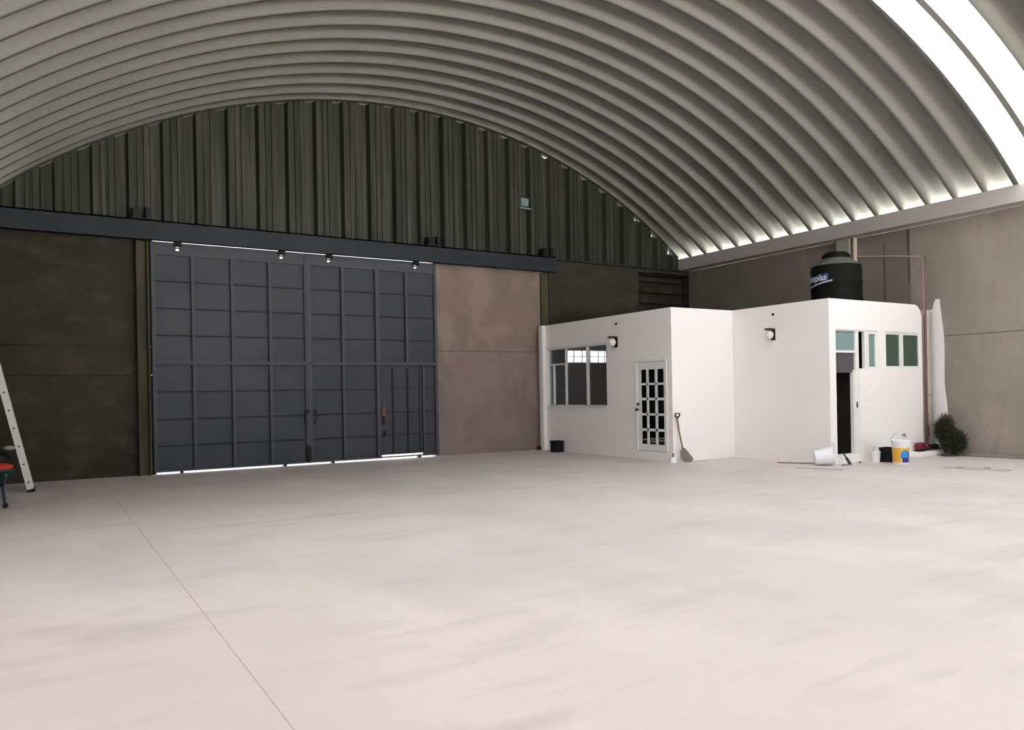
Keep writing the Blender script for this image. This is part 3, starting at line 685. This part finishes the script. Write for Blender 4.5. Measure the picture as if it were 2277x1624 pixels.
MB().tube([(12.15, -5.50, .12), (12.165, -5.50, .20)], .022, 10).build('brush', m_wood, t, True)
# drain cover on the floor, right
t = thing('drain_cover', (15.4, -10.45, 0), 'flat pale cover plate on the floor at the far right', 'floor cover')
M = Matrix.Translation((15.40, -10.42, 0)) @ Matrix.Rotation(-1.35, 4, 'Z')
MB().box(-.55, .55, -.16, .16, 0, .012, .004).xform(M).build('plate', m_lid, t)
for a, d in ((-.28, -.07), (.16, .06)):
    MB().box(a-.06, a+.06, d-.03, d+.03, .012, .028, .006).xform(M).build('lifting_lug', m_pipe, t)

# ------------------------------------------------------------ left edge: ladder and wheelbarrow
t = thing('ladder', (-.15, -1.8, 0), 'aluminium ladder leaning on the left wall at the photo edge', 'ladder')
dx, dz = -.2141, 1.0
def stile(y):
    L = 4.55
    a, c = Vector((-.16, y, .03)), Vector((-.16+dx*L, y, .03+L))
    n = Vector((dz, 0, -dx)).normalized()*.055
    MB().prism([a-n, a+n, c+n, c-n], (0, .03, 0)).build('side_rail', m_alu, t)
    MB().prism([a-n*1.1-Vector((0, .005, .03)), a+n*1.3-Vector((0, .005, .03)), a+n*1.2+Vector((0, -.005, .03)), a-n*1.1+Vector((0, -.005, .03))], (0, .04, 0)).build('rubber_foot', m_dark, t)
stile(-2.0); stile(-1.6)
k = 0
z = .19
while z < 4.5:
    c = (-.16+dx*(z-.03), z)
    MB().tube([(c[0], -2.012, c[1]), (c[0], -1.58, c[1])], .016, 8).build('rung', m_dark if False else m_black_metal, t, True)
    z += .325
t = thing('wheelbarrow', (-.72, -3.6, 0), 'wheelbarrow with blue legs and green tray at the left photo edge', 'wheelbarrow')
def ring(z, sx_, sy0, sy1): return [(-.72-sx_, sy0, z), (-.72+sx_, sy0, z), (-.72+sx_, sy1, z), (-.72-sx_, sy1, z)]
b = MB(); lo = [b.b.verts.new(p) for p in ring(.36, .22, -4.0, -3.45)]; hi = [b.b.verts.new(p) for p in ring(.58, .37, -4.2, -3.1)]
b.b.faces.new(lo)
for i in range(4): b.b.faces.new((lo[i], lo[(i+1) % 4], hi[(i+1) % 4], hi[i]))
o = b.build('tray', m_greenp, t); md = o.modifiers.new('s', 'SOLIDIFY'); md.thickness = .012
MB().tube(ring(.585, .375, -4.21, -3.09)+[ring(.585, .375, -4.21, -3.09)[0]], .012, 8).build('rim', m_greenp, t, True)
for s_ in (-1, 1):
    lg = MB().tube([(-.72+s_*.20, -3.85, .36), (-.72+s_*.235, -4.06, .06)], .022, 10).build('leg', m_blue, t, True)
    MB().box(-.72+s_*.24-.035, -.72+s_*.24+.035, -4.13, -4.03, 0, .07, .01).build('rubber_foot', m_dark, lg)
    MB().tube([(-.72+s_*.10, -2.75, .20), (-.72+s_*.22, -3.9, .37), (-.72+s_*.28, -4.75, .56)], .018, 10).build('handle_bar', m_blue, t, True)
MB().lathe([(.05, -.04), (.19, -.05), (.20, 0), (.19, .05), (.05, .04)], 0, 0, 28).xform(Matrix.Translation((-.72, -2.78, .20)) @ Matrix.Rotation(math.pi/2, 4, 'Y')).build('wheel', m_dark, t, True)
t = tag(MB().sphere((-.55, -3.85, .60), .16, (1.2, 1.2, .55)).build('red_bundle', m_red, None, True), 'red cloth bundle lying in the wheelbarrow', 'bundle')
t = tag(MB().sphere((-.60, -3.45, .70), .20, (1, 1, .75)).build('black_bag', m_dark, None, True), 'black bag piled in the wheelbarrow behind the red cloth', 'bag')
t = tag(MB().sphere((-.43, -3.50, .895), .07, (1.2, 1, .6)).build('grey_rag', m_pipe, None, True), 'small grey rag on top of the black bag', 'rag')
